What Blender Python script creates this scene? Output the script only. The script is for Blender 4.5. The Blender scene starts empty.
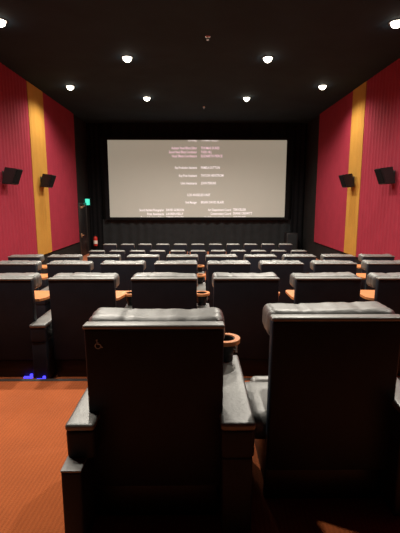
import bpy, bmesh, math, random
from mathutils import Vector, Matrix, noise

random.seed(7)
SC = bpy.context.scene
COL = SC.collection
EYE = 1.60           # the camera's height over the last platform
HALF = 4.9           # half width of the auditorium
CEIL = EYE + 3.36
FRONT = 18.8         # distance of the front wall
BACK = -2.2
STEP = 0.19
EDGES = [3.42, 5.53, 7.64, 9.95]       # where the platforms step down
LEVEL = [0, -STEP, -2*STEP, -3*STEP, -4*STEP]
FLOOR_FRONT = LEVEL[4]

# ------------------------------------------------------------------ materials
def material(name, color, rough=.5, spec=.5, metal=0, coat=0, coat_rough=.2, sheen=0,
             noise_scale=None, noise_amt=.15, bump=0, bump_scale=80, emit=None, emit_strength=0):
    m = bpy.data.materials.new(name); m.use_nodes = True
    nt = m.node_tree; b = nt.nodes['Principled BSDF']
    b.inputs['Base Color'].default_value = (*color, 1)
    b.inputs['Roughness'].default_value = rough
    b.inputs['Specular IOR Level'].default_value = spec
    b.inputs['Metallic'].default_value = metal
    b.inputs['Coat Weight'].default_value = coat
    b.inputs['Coat Roughness'].default_value = coat_rough
    b.inputs['Sheen Weight'].default_value = sheen
    if emit:
        b.inputs['Emission Color'].default_value = (*emit, 1)
        b.inputs['Emission Strength'].default_value = emit_strength
    tc = nt.nodes.new('ShaderNodeTexCoord')
    if noise_scale:
        n = nt.nodes.new('ShaderNodeTexNoise'); n.inputs['Scale'].default_value = noise_scale
        n.inputs['Detail'].default_value = 5
        nt.links.new(tc.outputs['Object'], n.inputs['Vector'])
        r = nt.nodes.new('ShaderNodeMapRange')
        r.inputs['To Min'].default_value = 1-noise_amt; r.inputs['To Max'].default_value = 1+noise_amt
        r.inputs['From Min'].default_value = .3; r.inputs['From Max'].default_value = .7
        nt.links.new(n.outputs['Fac'], r.inputs['Value'])
        mx = nt.nodes.new('ShaderNodeVectorMath'); mx.operation = 'SCALE'
        mx.inputs[0].default_value = color
        nt.links.new(r.outputs['Result'], mx.inputs['Scale'])
        nt.links.new(mx.outputs['Vector'], b.inputs['Base Color'])
    if bump:
        n2 = nt.nodes.new('ShaderNodeTexNoise'); n2.inputs['Scale'].default_value = bump_scale
        n2.inputs['Detail'].default_value = 4
        nt.links.new(tc.outputs['Object'], n2.inputs['Vector'])
        bp = nt.nodes.new('ShaderNodeBump'); bp.inputs['Strength'].default_value = bump
        bp.inputs['Distance'].default_value = .01
        nt.links.new(n2.outputs['Fac'], bp.inputs['Height'])
        nt.links.new(bp.outputs['Normal'], b.inputs['Normal'])
    return m

def carpet_material():
    m = material('orange_brown_carpet', (.50, .115, .032), rough=.95, spec=.1, sheen=.15)
    nt = m.node_tree; b = nt.nodes['Principled BSDF']
    tc = nt.nodes.new('ShaderNodeTexCoord')
    mp = nt.nodes.new('ShaderNodeMapping'); mp.inputs['Rotation'].default_value = (0, 0, math.radians(3))
    nt.links.new(tc.outputs['Object'], mp.inputs['Vector'])
    w = nt.nodes.new('ShaderNodeTexWave'); w.inputs['Scale'].default_value = 13
    w.inputs['Distortion'].default_value = 1.6; w.inputs['Detail'].default_value = 3
    w.inputs['Detail Scale'].default_value = 2.5
    nt.links.new(mp.outputs['Vector'], w.inputs['Vector'])
    n = nt.nodes.new('ShaderNodeTexNoise'); n.inputs['Scale'].default_value = 3.2; n.inputs['Detail'].default_value = 6
    nt.links.new(tc.outputs['Object'], n.inputs['Vector'])
    mx = nt.nodes.new('ShaderNodeMix'); mx.data_type = 'FLOAT'; mx.inputs['Factor'].default_value = .70
    nt.links.new(w.outputs['Fac'], mx.inputs['A']); nt.links.new(n.outputs['Fac'], mx.inputs['B'])
    cr = nt.nodes.new('ShaderNodeValToRGB')
    cr.color_ramp.elements[0].position = .25; cr.color_ramp.elements[0].color = (.33, .078, .0195, 1)
    cr.color_ramp.elements[1].position = .8; cr.color_ramp.elements[1].color = (.46, .112, .028, 1)
    nt.links.new(mx.outputs['Result'], cr.inputs['Fac'])
    nt.links.new(cr.outputs['Color'], b.inputs['Base Color'])
    n2 = nt.nodes.new('ShaderNodeTexNoise'); n2.inputs['Scale'].default_value = 160
    nt.links.new(tc.outputs['Object'], n2.inputs['Vector'])
    bp = nt.nodes.new('ShaderNodeBump'); bp.inputs['Strength'].default_value = .5; bp.inputs['Distance'].default_value = .01
    nt.links.new(n2.outputs['Fac'], bp.inputs['Height']); nt.links.new(bp.outputs['Normal'], b.inputs['Normal'])
    return m

def wood_material():
    m = material('orange_wood_veneer', (.62, .24, .085), rough=.38, spec=.4)
    nt = m.node_tree; b = nt.nodes['Principled BSDF']
    tc = nt.nodes.new('ShaderNodeTexCoord')
    mp = nt.nodes.new('ShaderNodeMapping'); mp.inputs['Scale'].default_value = (2, 30, 30)
    nt.links.new(tc.outputs['Object'], mp.inputs['Vector'])
    n = nt.nodes.new('ShaderNodeTexNoise'); n.inputs['Scale'].default_value = 3; n.inputs['Detail'].default_value = 5
    nt.links.new(mp.outputs['Vector'], n.inputs['Vector'])
    cr = nt.nodes.new('ShaderNodeValToRGB')
    cr.color_ramp.elements[0].position = .3; cr.color_ramp.elements[0].color = (.56, .19, .06, 1)
    cr.color_ramp.elements[1].position = .75; cr.color_ramp.elements[1].color = (.70, .29, .11, 1)
    nt.links.new(n.outputs['Fac'], cr.inputs['Fac']); nt.links.new(cr.outputs['Color'], b.inputs['Base Color'])
    return m

M = {
 'leather': material('black_leather_top_grain', (.098, .098, .091), rough=.47, spec=.9, coat=.7, coat_rough=.42, noise_scale=6, noise_amt=.12, bump=.25, bump_scale=45),
 'vinyl': material('black_vinyl', (.012, .016, .024), rough=.5, spec=.2, noise_scale=9, noise_amt=.12, bump=.08, bump_scale=120),
 'lit_edge': material('lit_leather_edge', (.125, .125, .115), rough=.45, spec=.9, coat=.7, coat_rough=.42, noise_scale=10, noise_amt=.08),  # paler than the back panel, standing in for light on its top edge
 'plastic': material('black_plastic', (.012, .011, .012), rough=.45, spec=.4, noise_scale=12, noise_amt=.1),
 'chrome': material('brushed_chrome', (.75, .74, .72), rough=.25, metal=1, noise_scale=20, noise_amt=.05),
 'wood': wood_material(),
 'carpet': carpet_material(),
 'red': material('red_acoustic_fabric', (.255, .022, .041), rough=.9, spec=.15, noise_scale=3, noise_amt=.06, bump=.2, bump_scale=150),
 'gold': material('gold_acoustic_fabric', (.40, .205, .036), rough=.9, spec=.15, noise_scale=3, noise_amt=.05, bump=.2, bump_scale=150),
 'black_wall': material('black_painted_wall', (.016, .015, .015), rough=.9, spec=.1, noise_scale=2, noise_amt=.15),
 'ceiling': material('black_ceiling', (.0115, .030, .045), rough=.9, spec=.15, noise_scale=1.5, noise_amt=.15, bump=.15, bump_scale=40),
 'curtain': material('charcoal_curtain', (.018, .021, .023), rough=.95, spec=.1, sheen=.1, noise_scale=4, noise_amt=.12),
 'masking': material('black_screen_masking', (.008, .008, .009), rough=.95, spec=.05, noise_scale=4, noise_amt=.1),
 'screen': material('lit_grey_screen', (.25, .25, .24), rough=.9, spec=.1, noise_scale=1.2, noise_amt=.03, emit=(.30, .268, .205), emit_strength=.85),
 'text': material('projected_white_lettering', (.3, .3, .3), rough=.9, emit=(1.0, .86, .84), emit_strength=.85),
 'pink_text': material('projected_pinkish_lettering', (.3, .2, .2), rough=.9, emit=(1.0, .66, .74), emit_strength=.8),
 'lamp': material('downlight_lens', (.9, .88, .8), rough=.4, emit=(1.0, .93, .76), emit_strength=14),
 'trim': material('dark_metal_trim', (.05, .045, .042), rough=.4, metal=.6, noise_scale=20, noise_amt=.1),
 'exit': material('green_lit_sign', (.1, .5, .4), rough=.5, emit=(.05, .80, .55), emit_strength=1.0),
 'fire_red': material('extinguisher_red', (.55, .03, .02), rough=.3, spec=.5, noise_scale=8, noise_amt=.05),
 'paper': material('white_label', (.8, .76, .68), rough=.7, noise_scale=8, noise_amt=.05),
 'brass': material('tan_brass', (.62, .36, .20), rough=.4, metal=.6, noise_scale=8, noise_amt=.06),
 'blue_led': material('blue_led', (.02, .02, .3), rough=.4, emit=(.06, .05, 1.0), emit_strength=2.2),
 'symbol': material('pale_grey_print', (.5, .56, .6), rough=.7, noise_scale=20, noise_amt=.05),
 'nosing': material('dark_step_nosing', (.035, .028, .026), rough=.5, noise_scale=15, noise_amt=.1),
}

# ------------------------------------------------------------------ mesh helpers
def finish(bm, sharp=.65):
    bmesh.ops.recalc_face_normals(bm, faces=bm.faces)
    for f in bm.faces: f.smooth = True
    for e in bm.edges:
        if len(e.link_faces) == 2 and e.calc_face_angle(0) > sharp: e.smooth = False

def mesh_of(name, bm, mat, sharp=.65):
    finish(bm, sharp)
    me = bpy.data.meshes.new(name); bm.to_mesh(me); bm.free()
    me.materials.append(mat)
    return me

def link(name, me, parent=None, loc=(0, 0, 0)):
    o = bpy.data.objects.new(name, me); COL.objects.link(o)
    o.location = loc
    if parent: o.parent = parent
    return o

def obj(name, bm, mat, parent=None, loc=(0, 0, 0), sharp=.65):
    return link(name, mesh_of(name, bm, mat, sharp), parent, loc)

def tag(o, label, cat, group=None, kind=None):
    o['label'] = label; o['category'] = cat
    if group: o['group'] = group
    if kind: o['kind'] = kind
    return o

def thing(name, label, cat, loc=(0, 0, 0), group=None):
    o = bpy.data.objects.new(name, None); COL.objects.link(o)
    o.empty_display_size = .1; o.location = loc
    return tag(o, label, cat, group)

def struct(name, bm, mat, parent=None):
    o = obj(name, bm, mat, parent)
    if parent is None: o['kind'] = 'structure'
    return o

def box(bm, x0, x1, y0, y1, z0, z1, bev=0, seg=2):
    mt = Matrix.LocRotScale(Vector(((x0+x1)/2, (y0+y1)/2, (z0+z1)/2)), None, Vector((x1-x0, y1-y0, z1-z0)))
    vs = bmesh.ops.create_cube(bm, size=1, matrix=mt)['verts']
    if bev:
        es = list({e for v in vs for e in v.link_edges})
        bmesh.ops.bevel(bm, geom=es, offset=bev, segments=seg, profile=.5, affect='EDGES', clamp_overlap=True)

def cyl(bm, c, r, h, axis='z', seg=20, r2=None):
    rot = {'z': Matrix(), 'x': Matrix.Rotation(math.pi/2, 4, 'Y'), 'y': Matrix.Rotation(-math.pi/2, 4, 'X')}[axis]
    bmesh.ops.create_cone(bm, cap_ends=True, segments=seg, radius1=r, radius2=r if r2 is None else r2, depth=h,
                          matrix=Matrix.Translation(Vector(c)) @ rot)

def lathe(bm, c, prof, seg=28, close=True):
    rings = []
    for r, z in prof:
        rings.append([bm.verts.new((c[0]+r*math.cos(2*math.pi*i/seg), c[1]+r*math.sin(2*math.pi*i/seg), c[2]+z)) for i in range(seg)])
    n = len(rings)
    for k in range(n if close else n-1):
        a, b = rings[k], rings[(k+1) % n]
        for i in range(seg):
            bm.faces.new((a[i], a[(i+1) % seg], b[(i+1) % seg], b[i]))
    if not close:
        bm.faces.new(rings[0]); bm.faces.new(rings[-1])

def axis_ticks(h, r, mid, es):
    t = [-h + r*(1-math.cos(math.pi/2*i/es)) for i in range(es)]
    t += [-h+r + (2*h-2*r)*i/mid for i in range(mid+1)]
    t += [h - r*(1-math.cos(math.pi/2*i/es)) for i in range(es-1, -1, -1)]
    return t

def soft_box(bm, c, size, r, mid=(10, 3, 3), es=4, fn=None):
    """A dense rounded cushion: every point of a box pushed onto the rounded box, then fn(p, n) displaces it."""
    h = [s/2 for s in size]
    rr = [min(r, x*.999) for x in h]
    T = [axis_ticks(h[i], rr[i], mid[i], es) for i in range(3)]
    made = []
    for ax in range(3):
        u, v = [(1, 2), (2, 0), (0, 1)][ax]
        for s in (-1, 1):
            g = []
            for a in T[u]:
                row = []
                for b in T[v]:
                    p = [0, 0, 0]; p[ax] = s*h[ax]; p[u] = a; p[v] = b
                    q = [max(-(h[i]-rr[i]), min(h[i]-rr[i], p[i])) for i in range(3)]
                    d = Vector([(p[i]-q[i])/rr[i] for i in range(3)])
                    d.normalize()
                    pos = Vector([q[i]+d[i]*rr[i] for i in range(3)])
                    if fn: pos = fn(pos, d)
                    row.append(bm.verts.new(pos+Vector(c)))
                g.append(row)
            for i in range(len(g)-1):
                for j in range(len(g[0])-1):
                    made.append(bm.faces.new((g[i][j], g[i+1][j], g[i+1][j+1], g[i][j+1])))
    bmesh.ops.remove_doubles(bm, verts=list({v for f in made for v in f.verts}), dist=1e-5)

def extrude_poly(bm, pts, vec):
    """closed prism over a planar outline"""
    a = [bm.verts.new(p) for p in pts]
    b = [bm.verts.new(Vector(p)+Vector(vec)) for p in pts]
    n = len(a)
    bm.faces.new(a); bm.faces.new(b[::-1])
    for i in range(n): bm.faces.new((a[i], b[i], b[(i+1) % n], a[(i+1) % n]))

def tube(bm, pts, r, seg=8):
    rings = []
    for i, p in enumerate(pts):
        p = Vector(p)
        t = (Vector(pts[min(i+1, len(pts)-1)])-Vector(pts[max(i-1, 0)])).normalized()
        up = Vector((0, 0, 1)) if abs(t.z) < .9 else Vector((0, 1, 0))
        s = t.cross(up).normalized(); u = s.cross(t)
        rings.append([bm.verts.new(p + r*(math.cos(2*math.pi*k/seg)*s + math.sin(2*math.pi*k/seg)*u)) for k in range(seg)])
    for a, b in zip(rings, rings[1:]):
        for k in range(seg): bm.faces.new((a[k], a[(k+1) % seg], b[(k+1) % seg], b[k]))
    bm.faces.new(rings[0]); bm.faces.new(rings[-1])

# ------------------------------------------------------------------ the room
bm = bmesh.new()
prof = [(BACK-.2, LEVEL[0])]
for k, e in enumerate(EDGES):
    prof += [(e, LEVEL[k]), (e, LEVEL[k+1])]
prof += [(FRONT+.2, FLOOR_FRONT), (FRONT+.2, FLOOR_FRONT-.3), (BACK-.2, FLOOR_FRONT-.3)]
extrude_poly(bm, [(-HALF-.2, y, z) for y, z in prof], (2*HALF+.4, 0, 0))
struct('floor', bm, M['carpet'])
for k, e in enumerate(EDGES):
    bm = bmesh.new(); box(bm, -HALF, HALF, e-.035, e+.004, LEVEL[k]-.02, LEVEL[k]+.006, .002, 1)
    struct(f'trim_{k+1}', bm, M['nosing'])
bm = bmesh.new(); box(bm, -HALF-.2, HALF+.2, BACK-.2, FRONT+.2, CEIL, CEIL+.2)
struct('ceiling', bm, M['ceiling'])
for s, nm in ((-1, 'wall_left'), (1, 'wall_right')):
    bm = bmesh.new(); box(bm, min(s*HALF, s*(HALF+.2)), max(s*HALF, s*(HALF+.2)), BACK-.2, FRONT+.2, FLOOR_FRONT-.3, CEIL)
    struct(nm, bm, M['black_wall'])
bm = bmesh.new(); box(bm, -HALF, HALF, FRONT, FRONT+.2, FLOOR_FRONT-.3, CEIL); struct('wall_front', bm, M['black_wall'])
bm = bmesh.new(); box(bm, -HALF, HALF, BACK-.2, BACK, FLOOR_FRONT-.3, CEIL); struct('wall_back', bm, M['black_wall'])

# fabric panels on the side walls
def fabric_panel(name, s, y0, y1, zbot, ztop, amp, period, mat, label, thick=.05, seed=0):
    bm = bmesh.new()
    n = int((y1-y0)/.025)
    prev = None
    for i in range(n+1):
        y = y0 + (y1-y0)*i/n
        ph = y/period + .35*noise.noise(Vector((y*1.3, seed, 0)))
        fold = (.5+.5*math.cos(2*math.pi*ph))**2
        a = amp*(.6+.5*noise.noise(Vector((y*.9, seed+5, 2)))+.25)
        edge = min(1, min(y-y0, y1-y)/.06)
        x = s*(HALF-thick-a*fold*max(0, edge))
        zb = zbot(y)
        cur = [bm.verts.new((x, y, zb)), bm.verts.new((x, y, ztop)),
               bm.verts.new((s*HALF, y, ztop)), bm.verts.new((s*HALF, y, zb))]
        if prev:
            for k in range(4): bm.faces.new((prev[k], prev[(k+1) % 4], cur[(k+1) % 4], cur[k]))
        else: bm.faces.new(cur)
        prev = cur
    bm.faces.new(prev[::-1])
    o = obj(name, bm, mat, sharp=1.2)
    return tag(o, label, 'wall panel', None)

def low(y):
    return -.10 + .42*max(0, min(1, (8.6-y)/8)) 
ZT = CEIL-.01
for s, side, y0, y1 in ((-1, 'left', 12.15, 13.35), (1, 'right', 12.1, 13.1)):
    fabric_panel('wall_panel', s, BACK+.05, y0-.005, low, ZT, .016, .19, M['red'],
                 f'pleated dark red fabric panel on the {side} wall, on the near side of the gold stripe', seed=s)
    fabric_panel('wall_panel', s, y0+.005, y1-.005, low, ZT, .006, .30, M['gold'],
                 f'tall gold fabric stripe between two red panels on the {side} wall', thick=.06, seed=s+10)
    fabric_panel('wall_panel', s, y1+.005, 16.55, low, ZT, .002, .25, M['red'],
                 f'smoother red fabric panel on the {side} wall between the gold stripe and the black front', seed=s+20)

# black masking, screen with credits, curtain under it
SY = 18.3; SX0, SX1 = -3.93, 3.97; SZ0, SZ1 = EYE-.765, EYE+2.605
scr = thing('cinema_screen', 'wide lit grey cinema screen showing white rolling credits', 'screen', (0, SY, SZ0))
bm = bmesh.new(); box(bm, SX0, SX1, 0, .03, 0, SZ1-SZ0); obj('screen_surface', bm, M['screen'], scr)
bm = bmesh.new(); H = SZ1-SZ0
for (a, b, c, d) in ((SX0-.18, SX0, -.12, H+.12), (SX1, SX1+.18, -.12, H+.12), (SX0, SX1, -.12, 0), (SX0, SX1, H, H+.12)):
    box(bm, a, b, -.05, .05, c, d)
obj('masking_frame', bm, M['masking'], scr)

def to_screen(px, py):
    """point of the screen surface that shows at a given spot of the photograph"""
    el = math.radians(-9.4) + math.atan((266.5-py)/401)
    z = SY*math.tan(el) + EYE
    zc = SY*math.cos(math.radians(9.4)) - (z-EYE)*math.sin(math.radians(9.4))
    return (px-197)/401*zc, z-SZ0

def credit(text, x0, x1, y, mat, cap=2.3, clip=None):
    cu = bpy.data.curves.new('credit_text', 'FONT'); cu.body = text; cu.size = 1; cu.resolution_u = 2; cu.offset = .018
    tmp = bpy.data.objects.new('credit_text', cu); COL.objects.link(tmp)
    bpy.context.view_layer.update()
    me = bpy.data.meshes.new_from_object(tmp.evaluated_get(bpy.context.evaluated_depsgraph_get()))
    bpy.data.objects.remove(tmp)
    xs = [v.co.x for v in me.vertices]; ys = [v.co.y for v in me.vertices]
    (a, zc) = to_screen(x0, y); (b, _) = to_screen(x1, y)
    hh = cap/401*SY
    kx = (b-a)/(max(xs)-min(xs)); ky = hh/.69
    bm = bmesh.new(); bm.from_mesh(me)
    for v in bm.verts:
        v.co = Vector((a+(v.co.x-min(xs))*kx, -.004, zc-hh/2+v.co.y*ky))
    # a line cut off by the picture's edge
    for lim, no in ((H-.004, (0, 0, 1)), (.004, (0, 0, -1))):
        bmesh.ops.bisect_plane(bm, geom=list(bm.verts)+list(bm.edges)+list(bm.faces), plane_co=(0, 0, lim), plane_no=no, clear_outer=True)
    r = bmesh.ops.extrude_face_region(bm, geom=list(bm.faces))
    for e in r['geom']:
        if isinstance(e, bmesh.types.BMVert): e.co.y += .003
    bpy.data.meshes.remove(me)
    obj('credit_line', bm, mat, scr)

W_, P_ = M['text'], M['pink_text']
for args in [
    ('Second Unit Manager', 188, 197.3, 140, W_), ('THOMAS KELLER', 201, 218.5, 140, W_),
    ('Assistant Visual Effects Editor', 171.5, 197, 148, P_), ('THOMAS DUKES', 201, 219.5, 148, P_),
    ('Second Visual Effects Coordinator', 169, 197, 152, P_), ('TODD HILL', 201, 212, 152, P_),
    ('Visual Effects Coordinators', 171.7, 197, 156, P_), ('ELIZABETH PIERCE', 201, 222.6, 156, P_),
    ('Key Production Assistants', 175, 197, 167.6, W_), ('PAMELA SUTTON', 201, 219.8, 167.6, W_),
    ('Key Post Assistant', 179, 197, 175.6, W_), ('TAYLOR HENSTROM', 201, 223.5, 175.4, W_),
    ('Unit Assistants', 180.8, 197, 183.2, W_), ('JOHN PERKINS', 201, 216, 183.1, W_),
    ('LOS ANGELES UNIT', 187.5, 210.5, 194.9, W_),
    ('Unit Manager', 185.5, 197, 202.3, W_), ('BRIAN DAVID BLAIR', 201, 224, 202.2, W_),
    ('Second Assistant Photographer', 139.5, 164, 210, W_), ('DAVID GORDON', 166.3, 184, 209.9, W_),
    ('First Assistants', 147.3, 164, 213.9, W_), ('LAUREN KELLY', 166.3, 183.5, 213.8, W_),
    ('Second Assistant Editor', 141, 164, 217.4, W_), ('SIMON KELLEY', 166.3, 183.7, 217.4, W_),
    ('Art Department Coord', 208, 231, 209.8, W_), ('TERI KELLER', 233.2, 246, 209.6, W_),
    ('Construction Coord', 210.5, 231, 213.6, W_), ('DIANE CREWITT', 233.2, 252.3, 213.3, W_),
    ('Head Construction Foreman', 204, 231, 217.3, W_), ('JACK ROLAND', 233.2, 245.8, 217.2, W_)]:
    credit(*args)

def curtain(name, x0, x1, y, z0, z1, amp, period, mat, label, seed):
    bm = bmesh.new(); n = int((x1-x0)/.03); prev = None
    for i in range(n+1):
        x = x0+(x1-x0)*i/n
        f = math.sin(2*math.pi*(x/period+.4*noise.noise(Vector((x*.8, seed, 0)))))
        yy = y + amp*f*(.6+.5*noise.noise(Vector((x*.5, seed, 9))))
        cur = [bm.verts.new((x, yy, z0)), bm.verts.new((x, yy, z1)), bm.verts.new((x, yy+.02, z1)), bm.verts.new((x, yy+.02, z0))]
        if prev:
            for k in range(4): bm.faces.new((prev[k], prev[(k+1) % 4], cur[(k+1) % 4], cur[k]))
        else: bm.faces.new(cur)
        prev = cur
    bm.faces.new(prev[::-1])
    return tag(obj(name, bm, mat, sharp=1.2), label, 'curtain')
curtain('curtain', -4.3, 4.3, 18.45, FLOOR_FRONT+.01, SZ0-.10, .045, .42, M['curtain'], 'charcoal gathered curtain hanging below the lit screen', 3)
curtain('curtain', -4.86, -4.31, 18.45, FLOOR_FRONT+.01, CEIL-.02, .04, .22, M['masking'], 'tall black curtain at the left edge of the screen', 13)
curtain('curtain', 4.31, 4.86, 18.45, FLOOR_FRONT+.01, CEIL-.02, .04, .22, M['masking'], 'tall black curtain at the right edge of the screen', 23)
curtain('curtain', -4.3, 4.3, 18.5, SZ1+.13, CEIL-.02, .04, .4, M['masking'], 'black curtain valance above the lit screen', 33)

# ------------------------------------------------------------------ ceiling fittings
LIGHTS = []
def downlight(x, y, label, energy):
    t = thing('ceiling_downlight', label, 'ceiling light', (x, y, CEIL), 'recessed ceiling downlights')
    bm = bmesh.new(); lathe(bm, (0, 0, 0), [(.107, -.001), (.145, -.001), (.142, -.012), (.118, -.016), (.107, -.006)])
    obj('trim_ring', bm, M['trim'], t)
    bm = bmesh.new()
    lathe(bm, (0, 0, 0), [(.001, -.105), (.04, -.098), (.075, -.075), (.098, -.038), (.105, -.001), (.001, -.001)], close=True)
    obj('lens', bm, M['lamp'], t)
    ld = bpy.data.lights.new('downlight_beam', 'SPOT'); ld.energy = energy; ld.color = (1.0, .92, .80)
    ld.spot_size = math.radians(154); ld.spot_blend = .8; ld.shadow_soft_size = .07
    lo = bpy.data.objects.new('downlight_beam', ld); COL.objects.link(lo); lo.parent = t; lo.location = (0, 0, -.17)

E0 = 430
for x, y, k, lab in [
    (-1.66, 14.07, 1.9, 'small bright ceiling downlight above the left half of the screen, nearest the screen'),
    (1.66, 14.07, 1.9, 'small bright ceiling downlight above the right half of the screen, nearest the screen'),
    (-3.79, 12.75, 0.8, 'bright ceiling downlight beside the top of the left gold stripe'),
    (3.75, 12.65, 0.8, 'bright ceiling downlight beside the top of the right gold stripe'),
    (-1.66, 10.27, 1.15, 'bright ceiling downlight in the left inner row, larger and higher of the two'),
    (1.70, 10.27, 1.15, 'bright ceiling downlight in the right inner row, larger and higher of the two'),
    (-3.74, 8.3, 0.55, 'large bright ceiling downlight at the left edge of the view'),
    (3.82, 8.3, 0.55, 'large bright ceiling downlight at the right edge of the view'),
    (-1.66, 6.47, 1.7, 'ceiling downlight over the near rows, left of centre, just above the view'),
    (1.66, 6.47, 1.7, 'ceiling downlight over the near rows, right of centre, just above the view'),
    (-3.78, 3.9, 0.8, 'ceiling downlight near the left wall above the carpeted space'),
    (3.78, 3.9, 0.8, 'ceiling downlight near the right wall above the nearest rows'),
    (-1.66, 2.67, 0.9, 'ceiling downlight over the carpet left of the two nearest recliners')]:
    downlight(x, y, lab, E0*k)

for x, y, lab in ((.23, 9.02, 'small ceiling sprinkler head, nearer of two along the middle of the black ceiling'),
                  (.26, 15.4, 'small ceiling sprinkler head, farther one close to the top of the screen')):
    t = thing('ceiling_sprinkler', lab, 'sprinkler', (x, y, CEIL), 'ceiling sprinklers')
    bm = bmesh.new(); lathe(bm, (0, 0, 0), [(.001, -.001), (.055, -.001), (.05, -.014), (.02, -.02), (.001, -.02)]); obj('escutcheon', bm, M['chrome'], t)
    bm = bmesh.new(); cyl(bm, (0, 0, -.04), .012, .04); cyl(bm, (0, 0, -.062), .03, .006)
    box(bm, -.018, -.012, -.004, .004, -.062, -.03); box(bm, .012, .018, -.004, .004, -.062, -.03)
    obj('deflector', bm, M['chrome'], t)

# ------------------------------------------------------------------ wall speakers
def speaker(s, y, label):
    t = thing('wall_speaker', label, 'speaker', (s*HALF, y, 2.0), 'surround speakers on the side walls')
    bm = bmesh.new()
    pts = [(-.09, 0, .0), (-.335, 0, -.02), (-.485, 0, .36), (-.19, 0, .40)]
    extrude_poly(bm, [(s*px, -.19, pz) for px, _, pz in pts], (0, .38, 0))
    bmesh.ops.bevel(bm, geom=list(bm.edges), offset=.012, segments=2, affect='EDGES')
    obj('cabinet', bm, M['plastic'], t)
    # grille lying on the slanted front face
    bm = bmesh.new()
    q = [(-.343, 0, .01), (-.474, 0, .342), (-.486, 0, .338), (-.355, 0, .006)]
    extrude_poly(bm, [(s*px, -.165, pz) for px, _, pz in q], (0, .33, 0))
    obj('grille', bm, M['masking'], t)
    f = -s
    bm = bmesh.new(); x0, x1 = sorted((f*.052, f*.075)); box(bm, x0, x1, -.05, .05, .14, .32, .004)
    obj('wall_plate', bm, M['trim'], t)
    bm = bmesh.new(); tube(bm, [(f*.07, 0, .25), (f*.105, 0, .25), (f*.18, 0, .22)], .022, 10)
    obj('bracket_arm', bm, M['trim'], t)
speaker(-1, 10.3, 'black wedge speaker on the left red wall, the nearer one')
speaker(-1, 12.75, 'black wedge speaker on the left gold stripe')
speaker(1, 10.05, 'black wedge speaker on the right red wall, the nearer one')
speaker(1, 12.6, 'black wedge speaker on the right gold stripe')

# ------------------------------------------------------------------ left front corner: door, sign, extinguisher; right: box
dr = struct('door_1', (lambda b: (box(b, -HALF, -HALF+.05, 16.75, 17.75, FLOOR_FRONT+.01, FLOOR_FRONT+2.15, .006), b)[1])(bmesh.new()), M['plastic'])
bm = bmesh.new()
for a, b_, c, d in ((16.66, 16.74, FLOOR_FRONT+.01, FLOOR_FRONT+2.25), (17.76, 17.84, FLOOR_FRONT+.01, FLOOR_FRONT+2.25), (16.74, 17.76, FLOOR_FRONT+2.16, FLOOR_FRONT+2.25)):
    box(bm, -HALF, -HALF+.07, a, b_, c, d, .005)
struct('trim_5', bm, M['trim'])
bm = bmesh.new(); box(bm, -HALF+.05, -HALF+.07, 16.84, 16.94, .06, .22, .004); tube(bm, [(-HALF+.065, 16.89, .14), (-HALF+.12, 16.89, .14), (-HALF+.12, 17.03, .14)], .018)
obj('door_handle', bm, M['brass'], dr)
bm = bmesh.new(); box(bm, -HALF+.05, -HALF+.12, 16.85, 17.12, 1.27, 1.35, .008)
tube(bm, [(-HALF+.1, 17.0, 1.35), (-HALF+.16, 17.2, 1.36)], .012)
obj('door_closer', bm, M['brass'], dr)
t = thing('exit_sign', 'small glowing green exit sign high on the black wall left of the screen', 'sign', (-HALF, 17.95, 1.52))
bm = bmesh.new(); box(bm, .0, .125, -.17, .17, -.15, .15, .01); obj('sign_box', bm, M['trim'], t)
bm = bmesh.new(); box(bm, .02, .155, -.178, -.171, -.135, .135, .003); box(bm, .1255, .132, -.15, .15, -.13, .13, .003)
obj('lit_face', bm, M['exit'], t)

t = thing('fire_extinguisher', 'red fire extinguisher with white label on the black wall left of the screen', 'fire extinguisher', (-4.62, 18.25, -.46))
bm = bmesh.new(); lathe(bm, (0, 0, 0), [(.001, 0), (.075, 0), (.085, .02), (.085, .36), (.07, .41), (.03, .44), (.001, .44)]); obj('cylinder_body', bm, M['fire_red'], t)
bm = bmesh.new(); lathe(bm, (0, 0, 0), [(.086, .10), (.0885, .10), (.0885, .25), (.086, .25)]); obj('paper_label', bm, M['paper'], t)
bm = bmesh.new(); cyl(bm, (0, 0, .465), .025, .05); box(bm, -.02, .10, -.015, .015, .485, .50, .004); tube(bm, [(-.02, 0, .47), (-.09, 0, .44), (-.11, 0, .30), (-.105, 0, .12)], .012)
obj('valve_handle', bm, M['plastic'], t)
bm = bmesh.new(); box(bm, -.05, .05, .086, .16, .15, .30, .005); obj('wall_hook', bm, M['trim'], t)

t = thing('subwoofer_box', 'dark grey speaker box on the floor right of the screen curtain', 'speaker', (4.22, 17.95, FLOOR_FRONT))
bm = bmesh.new(); box(bm, -.25, .25, -.25, .25, .03, .92, .015); obj('cabinet', bm, M['plastic'], t)
bm = bmesh.new(); box(bm, -.21, .21, -.262, -.25, .08, .87, .004); obj('grille', bm, M['curtain'], t)
for sx in (-.2, .2):
    for sy in (-.2, .2):
        bm = bmesh.new(); cyl(bm, (sx, sy, .015), .025, .03); obj('rubber_foot', bm, M['plastic'], t)

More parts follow.
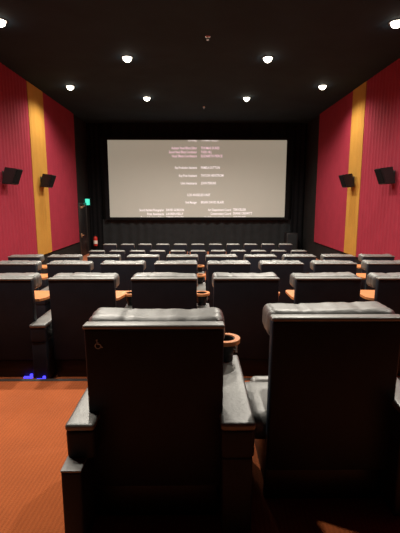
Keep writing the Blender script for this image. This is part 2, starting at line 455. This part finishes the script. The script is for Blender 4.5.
# ------------------------------------------------------------------ recliners
def pillow_bm(seed):
    bm = bmesh.new()
    def fn(p, n):
        w = noise.noise(Vector((p.x*7, p.y*5, p.z*5+seed*3.1)))*.005
        w += noise.noise(Vector((p.x*22+p.z*9, p.y*14, seed*1.7)))*.003
        # gathered folds at the corners and two stitched seams
        for sx in (-.145, .15):
            w -= .008*math.exp(-((p.x-sx)/.010)**2)
        e = max(0, (abs(p.x)-.255)/.07)
        w += e*.004*math.sin(p.y*95+p.x*60+seed)
        sag = -.004*math.cos(p.x/.32*math.pi*.9+seed)*(1 if p.z > 0 else 0)
        return p + n*w + Vector((0, 0, sag if n.z > .2 else 0))
    soft_box(bm, (0, .165, .985), (.652, .215, .145), .046, (28, 7, 6), 5, fn)
    return bm

TILT = .045   # how far the back leans from its foot to its top
def backpanel_bm():
    bm = bmesh.new()
    box(bm, -.318, .318, -.004, .062, .20, 1.025, .012, 3)
    for v in bm.verts: v.co.y += TILT*(1.03-v.co.z)
    return bm
def lip_bm():
    bm = bmesh.new(); box(bm, -.322, .322, -.012, .056, 1.024, 1.045, .0095, 4)
    return bm
def cushion_bm():
    bm = bmesh.new()
    def fn(p, n):
        return p + n*(noise.noise(Vector((p.x*5, p.y*5, p.z*5)))*.008 - .012*math.exp(-(p.z/.018)**2))
    soft_box(bm, (0, .165, .68), (.46, .18, .47), .07, (12, 4, 10), 4, fn)
    for v in bm.verts: v.co.y += TILT*.8*(1.03-v.co.z)
    return bm
def seat_bm():
    bm = bmesh.new()
    soft_box(bm, (-.02, .415, .345), (.62, .47, .17), .06, (12, 8, 3), 4,
             lambda p, n: p+n*noise.noise(Vector((p.x*4, p.y*4, 3)))*.007)
    return bm
def footrest_bm():
    bm = bmesh.new()
    soft_box(bm, (-.02, .70, .235), (.60, .10, .36), .04, (10, 3, 8), 4)
    return bm
def base_bm():
    bm = bmesh.new(); box(bm, -.30, .28, .12, .62, 0, .27, .01)
    box(bm, -.318, .30, .075, .12, .0, .185, .01)
    return bm
def arm_bm(x0, x1):
    bm = bmesh.new()
    def fn(p, n): return p+n*noise.noise(Vector((p.x*6, p.y*6, p.z*4+x0)))*.004
    soft_box(bm, ((x0+x1)/2, .325, .503), (x1-x0, .82, .151), .022, (4, 14, 3), 4, fn)
    return bm
def lit_top_bm(x0, x1):  # thin paler layer that paints the lit top onto the black armrest
    bm = bmesh.new()
    soft_box(bm, ((x0+x1)/2, .322, .59), (x1-x0+.006, .825, .038), .017, (4, 14, 1), 4, lambda p, n: p+n*noise.noise(Vector((p.x*6, p.y*6, 4+x0)))*.003)
    return bm
def lit_ledge_bm(x0, x1, yb):  # thin paler cap, added so the black side's step looks lit
    bm = bmesh.new(); box(bm, x0, x1, yb, yb+.14, .428, .440, .005, 2)
    return bm
def side_bm(x0, x1, yb):
    bm = bmesh.new(); box(bm, x0, x1, yb, .70, .03, .43, .012, 3); box(bm, x0+.02, x1-.02, yb+.03, .66, 0, .03)
    return bm
LOBE = (.372, .655)
def tray_bm():
    bm = bmesh.new(); R = .093
    out = []
    cx, cy = LOBE
    for i in range(17):           # right rounded end
        a = math.radians(-125+i*(125+70)/16); out.append((cx+R*math.cos(a), cy+R*math.sin(a)))
    for (kx, ky, a0, rc) in ((-.21, .74, 90, .04), (-.15, .46, 180, .10)):
        for i in range(6):
            a = math.radians(a0+i*18); out.append((kx+rc*math.cos(a), ky+rc*math.sin(a)))
    out.append((.24, .36)); out.append((.285, .43))
    vs = [bm.verts.new((x, y, .725)) for x, y in out]
    es = [bm.edges.new((vs[i], vs[(i+1) % len(vs)])) for i in range(len(vs))]
    hs = [bm.verts.new((cx+.062*math.cos(2*math.pi*i/24), cy+.062*math.sin(2*math.pi*i/24), .725)) for i in range(24)]
    es += [bm.edges.new((hs[i], hs[(i+1) % 24])) for i in range(24)]
    bmesh.ops.triangle_fill(bm, use_beauty=True, use_dissolve=False, edges=es)
    for f in list(bm.faces):      # keep the hole open
        c = f.calc_center_median()
        if (c.x-cx)**2+(c.y-cy)**2 < .058**2 and all((v.co.x-cx)**2+(v.co.y-cy)**2 < .0625**2 for v in f.verts): bm.faces.remove(f)
    r = bmesh.ops.extrude_face_region(bm, geom=list(bm.faces))
    for e in r['geom']:
        if isinstance(e, bmesh.types.BMVert): e.co.z += .026
    return bm
def cup_bm():
    bm = bmesh.new()
    lathe(bm, (*LOBE, 0), [(.001, .655), (.054, .655), (.0605, .665), (.0605, .745), (.054, .745), (.050, .67), (.001, .665)])
    return bm
def post_bm():
    bm = bmesh.new(); cyl(bm, (*LOBE, .63), .05, .06)
    return bm
def knob_bm():
    bm = bmesh.new(); cyl(bm, (LOBE[0]+.066, LOBE[1]-.03, .69), .009, .045, seg=10); cyl(bm, (LOBE[0]+.055, LOBE[1]-.03, .69), .006, .03, axis='x', seg=8)
    return bm
def led_bm():
    bm = bmesh.new(); box(bm, -.045, .045, -.012, .012, 0, .018, .004); box(bm, .02, .045, -.012, .012, .018, .045, .004)
    return bm

PILLOWS = [mesh_of('headrest', pillow_bm(k), M['leather'], 1.3) for k in range(5)]
MS = {
 'back_panel': mesh_of('back_panel', backpanel_bm(), M['vinyl']),
 'back_lip': mesh_of('back_lip', lip_bm(), M['lit_edge']),
 'back_cushion': mesh_of('back_cushion', cushion_bm(), M['leather'], 1.3),
 'seat': mesh_of('seat', seat_bm(), M['leather'], 1.3),
 'footrest': mesh_of('footrest', footrest_bm(), M['leather'], 1.3),
 'base': mesh_of('base', base_bm(), M['plastic']),
 'arm_right': mesh_of('armrest', arm_bm(.305, .46), M['vinyl'], 1.3),
 'lit_top_right': mesh_of('arm_lit_top', lit_top_bm(.305, .46), M['leather'], 1.3),
 'lit_top_left': mesh_of('arm_lit_top', lit_top_bm(-.398, -.268), M['leather'], 1.3),
 'lit_ledge': mesh_of('ledge_lit_cap', lit_ledge_bm(-.401, -.309, -.171), M['leather']),
 'arm_left': mesh_of('armrest', arm_bm(-.398, -.268), M['vinyl'], 1.3),
 'side_right': mesh_of('side_panel', side_bm(.31, .452, -.075), M['vinyl']),
 'side_left': mesh_of('side_panel', side_bm(-.40, -.31, -.17), M['vinyl']),
 'tray': mesh_of('tray_table', tray_bm(), M['wood']),
 'cup': mesh_of('cup_holder', cup_bm(), M['plastic']),
 'post': mesh_of('tray_post', post_bm(), M['plastic']),
 'knob': mesh_of('release_knob', knob_bm(), M['chrome']),
 'led': mesh_of('blue_light', led_bm(), M['blue_led']),
}
count = 0
def recliner(x, y, z, label, group, first=False, leds=()):
    global count
    t = thing('recliner', label, 'seat', (x, y, z), group)
    link('headrest', PILLOWS[count % 5], t)
    bp = link('back_panel', MS['back_panel'], t); bl = link('back_lip', MS['back_lip'], bp)
    link('back_cushion', MS['back_cushion'], t); link('seat', MS['seat'], t)
    link('footrest', MS['footrest'], t); link('base', MS['base'], t)
    link('arm_lit_top', MS['lit_top_right'], link('armrest', MS['arm_right'], t))
    link('side_panel', MS['side_right'], t)
    if first:
        link('arm_lit_top', MS['lit_top_left'], link('armrest', MS['arm_left'], t))
        link('ledge_lit_cap', MS['lit_ledge'], link('side_panel', MS['side_left'], t))
    tr = link('tray_table', MS['tray'], t); tr['label'] = 'orange wood tray table with a round cup hole'
    link('cup_holder', MS['cup'], tr); link('tray_post', MS['post'], tr); link('release_knob', MS['knob'], tr)['label'] = 'small chrome knob'
    for lx, ly, lz in leds: link('blue_light', MS['led'], t, (lx, ly, lz))['label'] = 'small glowing blue light at the foot'
    count += 1
    return t, bp

ORD = ['first', 'second', 'third', 'fourth', 'fifth', 'sixth', 'seventh', 'eighth', 'ninth', 'tenth', 'eleventh']
Y = [1.748, 3.81, 5.93, 8.06]
a, panel = recliner(-.196, Y[0], 0, 'nearest black leather recliner with a wheelchair symbol on its back', 'two nearest recliners', True)
b, _ = recliner(.680, Y[0]+.112, 0, 'big near black recliner at right, beside the one with the wheelchair symbol', 'two nearest recliners')
for c in b.children:          # this one stands a little wider off its neighbour
    if c.name.startswith('seat'): c.scale.x = 1.13; c.location.x = -.03
    if c.name.startswith('tray_table'): c.location.x = .045
for i in range(6):
    leds = [(.20, .05, .0), (.385, -.09, .04)] if i == 0 else ()
    recliner(-1.92+.8*i, Y[1], LEVEL[1], f'black leather recliner, {ORD[i]} from the left in the row just ahead of the two nearest', 'recliners in the row ahead of the two nearest', i == 0, leds)
for i in range(8):
    recliner(-2.73+.803*i, Y[2], LEVEL[2], f'black leather recliner, {ORD[i]} from the left in the second row ahead of the two nearest', 'recliners in the second row ahead', i == 0)
for i in range(10):
    recliner(-3.51+.802*i, Y[3], LEVEL[3], f'black leather recliner, {ORD[i]} from the left in the third row ahead of the two nearest', 'recliners in the third row ahead', i == 0)

# wheelchair symbol printed on the nearest recliner's back
bm = bmesh.new()
def P(u, v):     # u right, v up, metres from the symbol's middle, on the leaning panel
    u, v = u*SYM, v*SYM
    zz = .952+v
    return (-.256+u, -.0055+TILT*(1.03-zz), zz)
SYM = .66
circ = [P(.019*math.cos(math.radians(a)), -.012+.019*math.sin(math.radians(a))) for a in range(120, 391, 15)]
tube(bm, circ, .0021, 6)
tube(bm, [P(-.005, .022), P(-.004, .002), P(.014, .000), P(.026, -.022), P(.033, -.020)], .0024, 6)
tube(bm, [P(-.005, .012), P(.009, .010)], .0015, 6)
bmesh.ops.create_uvsphere(bm, u_segments=10, v_segments=8, radius=.0042, matrix=Matrix.Translation(Vector(P(-.006, .030))))
obj('wheelchair_symbol', bm, M['symbol'], panel)['label'] = 'pale grey wheelchair symbol'

# ------------------------------------------------------------------ small front seats
def small_seat_meshes():
    d = {}
    bm = bmesh.new()
    soft_box(bm, (0, .10, .865), (.43, .15, .15), .055, (12, 4, 4), 4, lambda p, n: p+n*noise.noise(p*9)*.006)
    d['headrest'] = mesh_of('headrest', bm, M['leather'], 1.3)
    bm = bmesh.new(); box(bm, -.215, .215, -.005, .05, .26, .905, .012, 3)
    for v in bm.verts: v.co.y += .10*(.9-v.co.z)
    d['back_panel'] = mesh_of('back_panel', bm, M['vinyl'])
    bm = bmesh.new(); box(bm, -.217, .217, -.012, .06, .903, .922, .008, 3); d['back_lip'] = mesh_of('back_lip', bm, M['lit_edge'])
    bm = bmesh.new(); soft_box(bm, (0, .33, .40), (.42, .40, .14), .05, (8, 6, 3), 4); d['seat'] = mesh_of('seat', bm, M['leather'], 1.3)
    bm = bmesh.new(); box(bm, -.10, .10, .16, .46, 0, .34, .02); box(bm, -.2, .2, .12, .5, 0, .03, .01); d['base'] = mesh_of('base', bm, M['plastic'])
    bm = bmesh.new(); soft_box(bm, (.27, .27, .60), (.075, .42, .06), .025, (2, 8, 2), 3); d['armrest'] = mesh_of('armrest', bm, M['vinyl'], 1.3)
    bm = bmesh.new(); box(bm, .245, .295, .10, .44, 0, .575, .012); d['side_panel'] = mesh_of('side_panel', bm, M['vinyl'])
    return d
SM = small_seat_meshes()
for (yy, where, grp) in ((11.39, 'the nearer front row', 'small seats in the nearer front row'),
                         (13.14, 'the farthest row before the curtain', 'small seats in the row closest to the screen')):
    for i in range(11):
        t = thing('theater_seat', f'small black theater seat, {ORD[i]} from left in {where}', 'seat', (.03+.58*(i-5), yy, FLOOR_FRONT), grp)
        for k in ('headrest', 'back_panel', 'back_lip', 'seat', 'base', 'armrest', 'side_panel'): link(k, SM[k], t)

# ------------------------------------------------------------------ world, camera, colour
w = bpy.data.worlds.new('dark_world'); SC.world = w; w.use_nodes = True
w.node_tree.nodes['Background'].inputs['Color'].default_value = (0, 0, 0, 1)
w.node_tree.nodes['Background'].inputs['Strength'].default_value = 0
cd = bpy.data.cameras.new('camera'); cam = bpy.data.objects.new('camera', cd); COL.objects.link(cam)
cd.sensor_fit = 'HORIZONTAL'; cd.sensor_width = 36; cd.lens = 401/400*36; cd.clip_start = .05
cam.location = (0, 0, EYE)
cam.rotation_euler = (math.radians(90-9.4), 0, math.radians(-.43))
SC.camera = cam
SC.view_settings.view_transform = 'Standard'; SC.view_settings.look = 'None'
SC.view_settings.exposure = 0; SC.view_settings.gamma = 1; SC.view_settings.use_curve_mapping = False
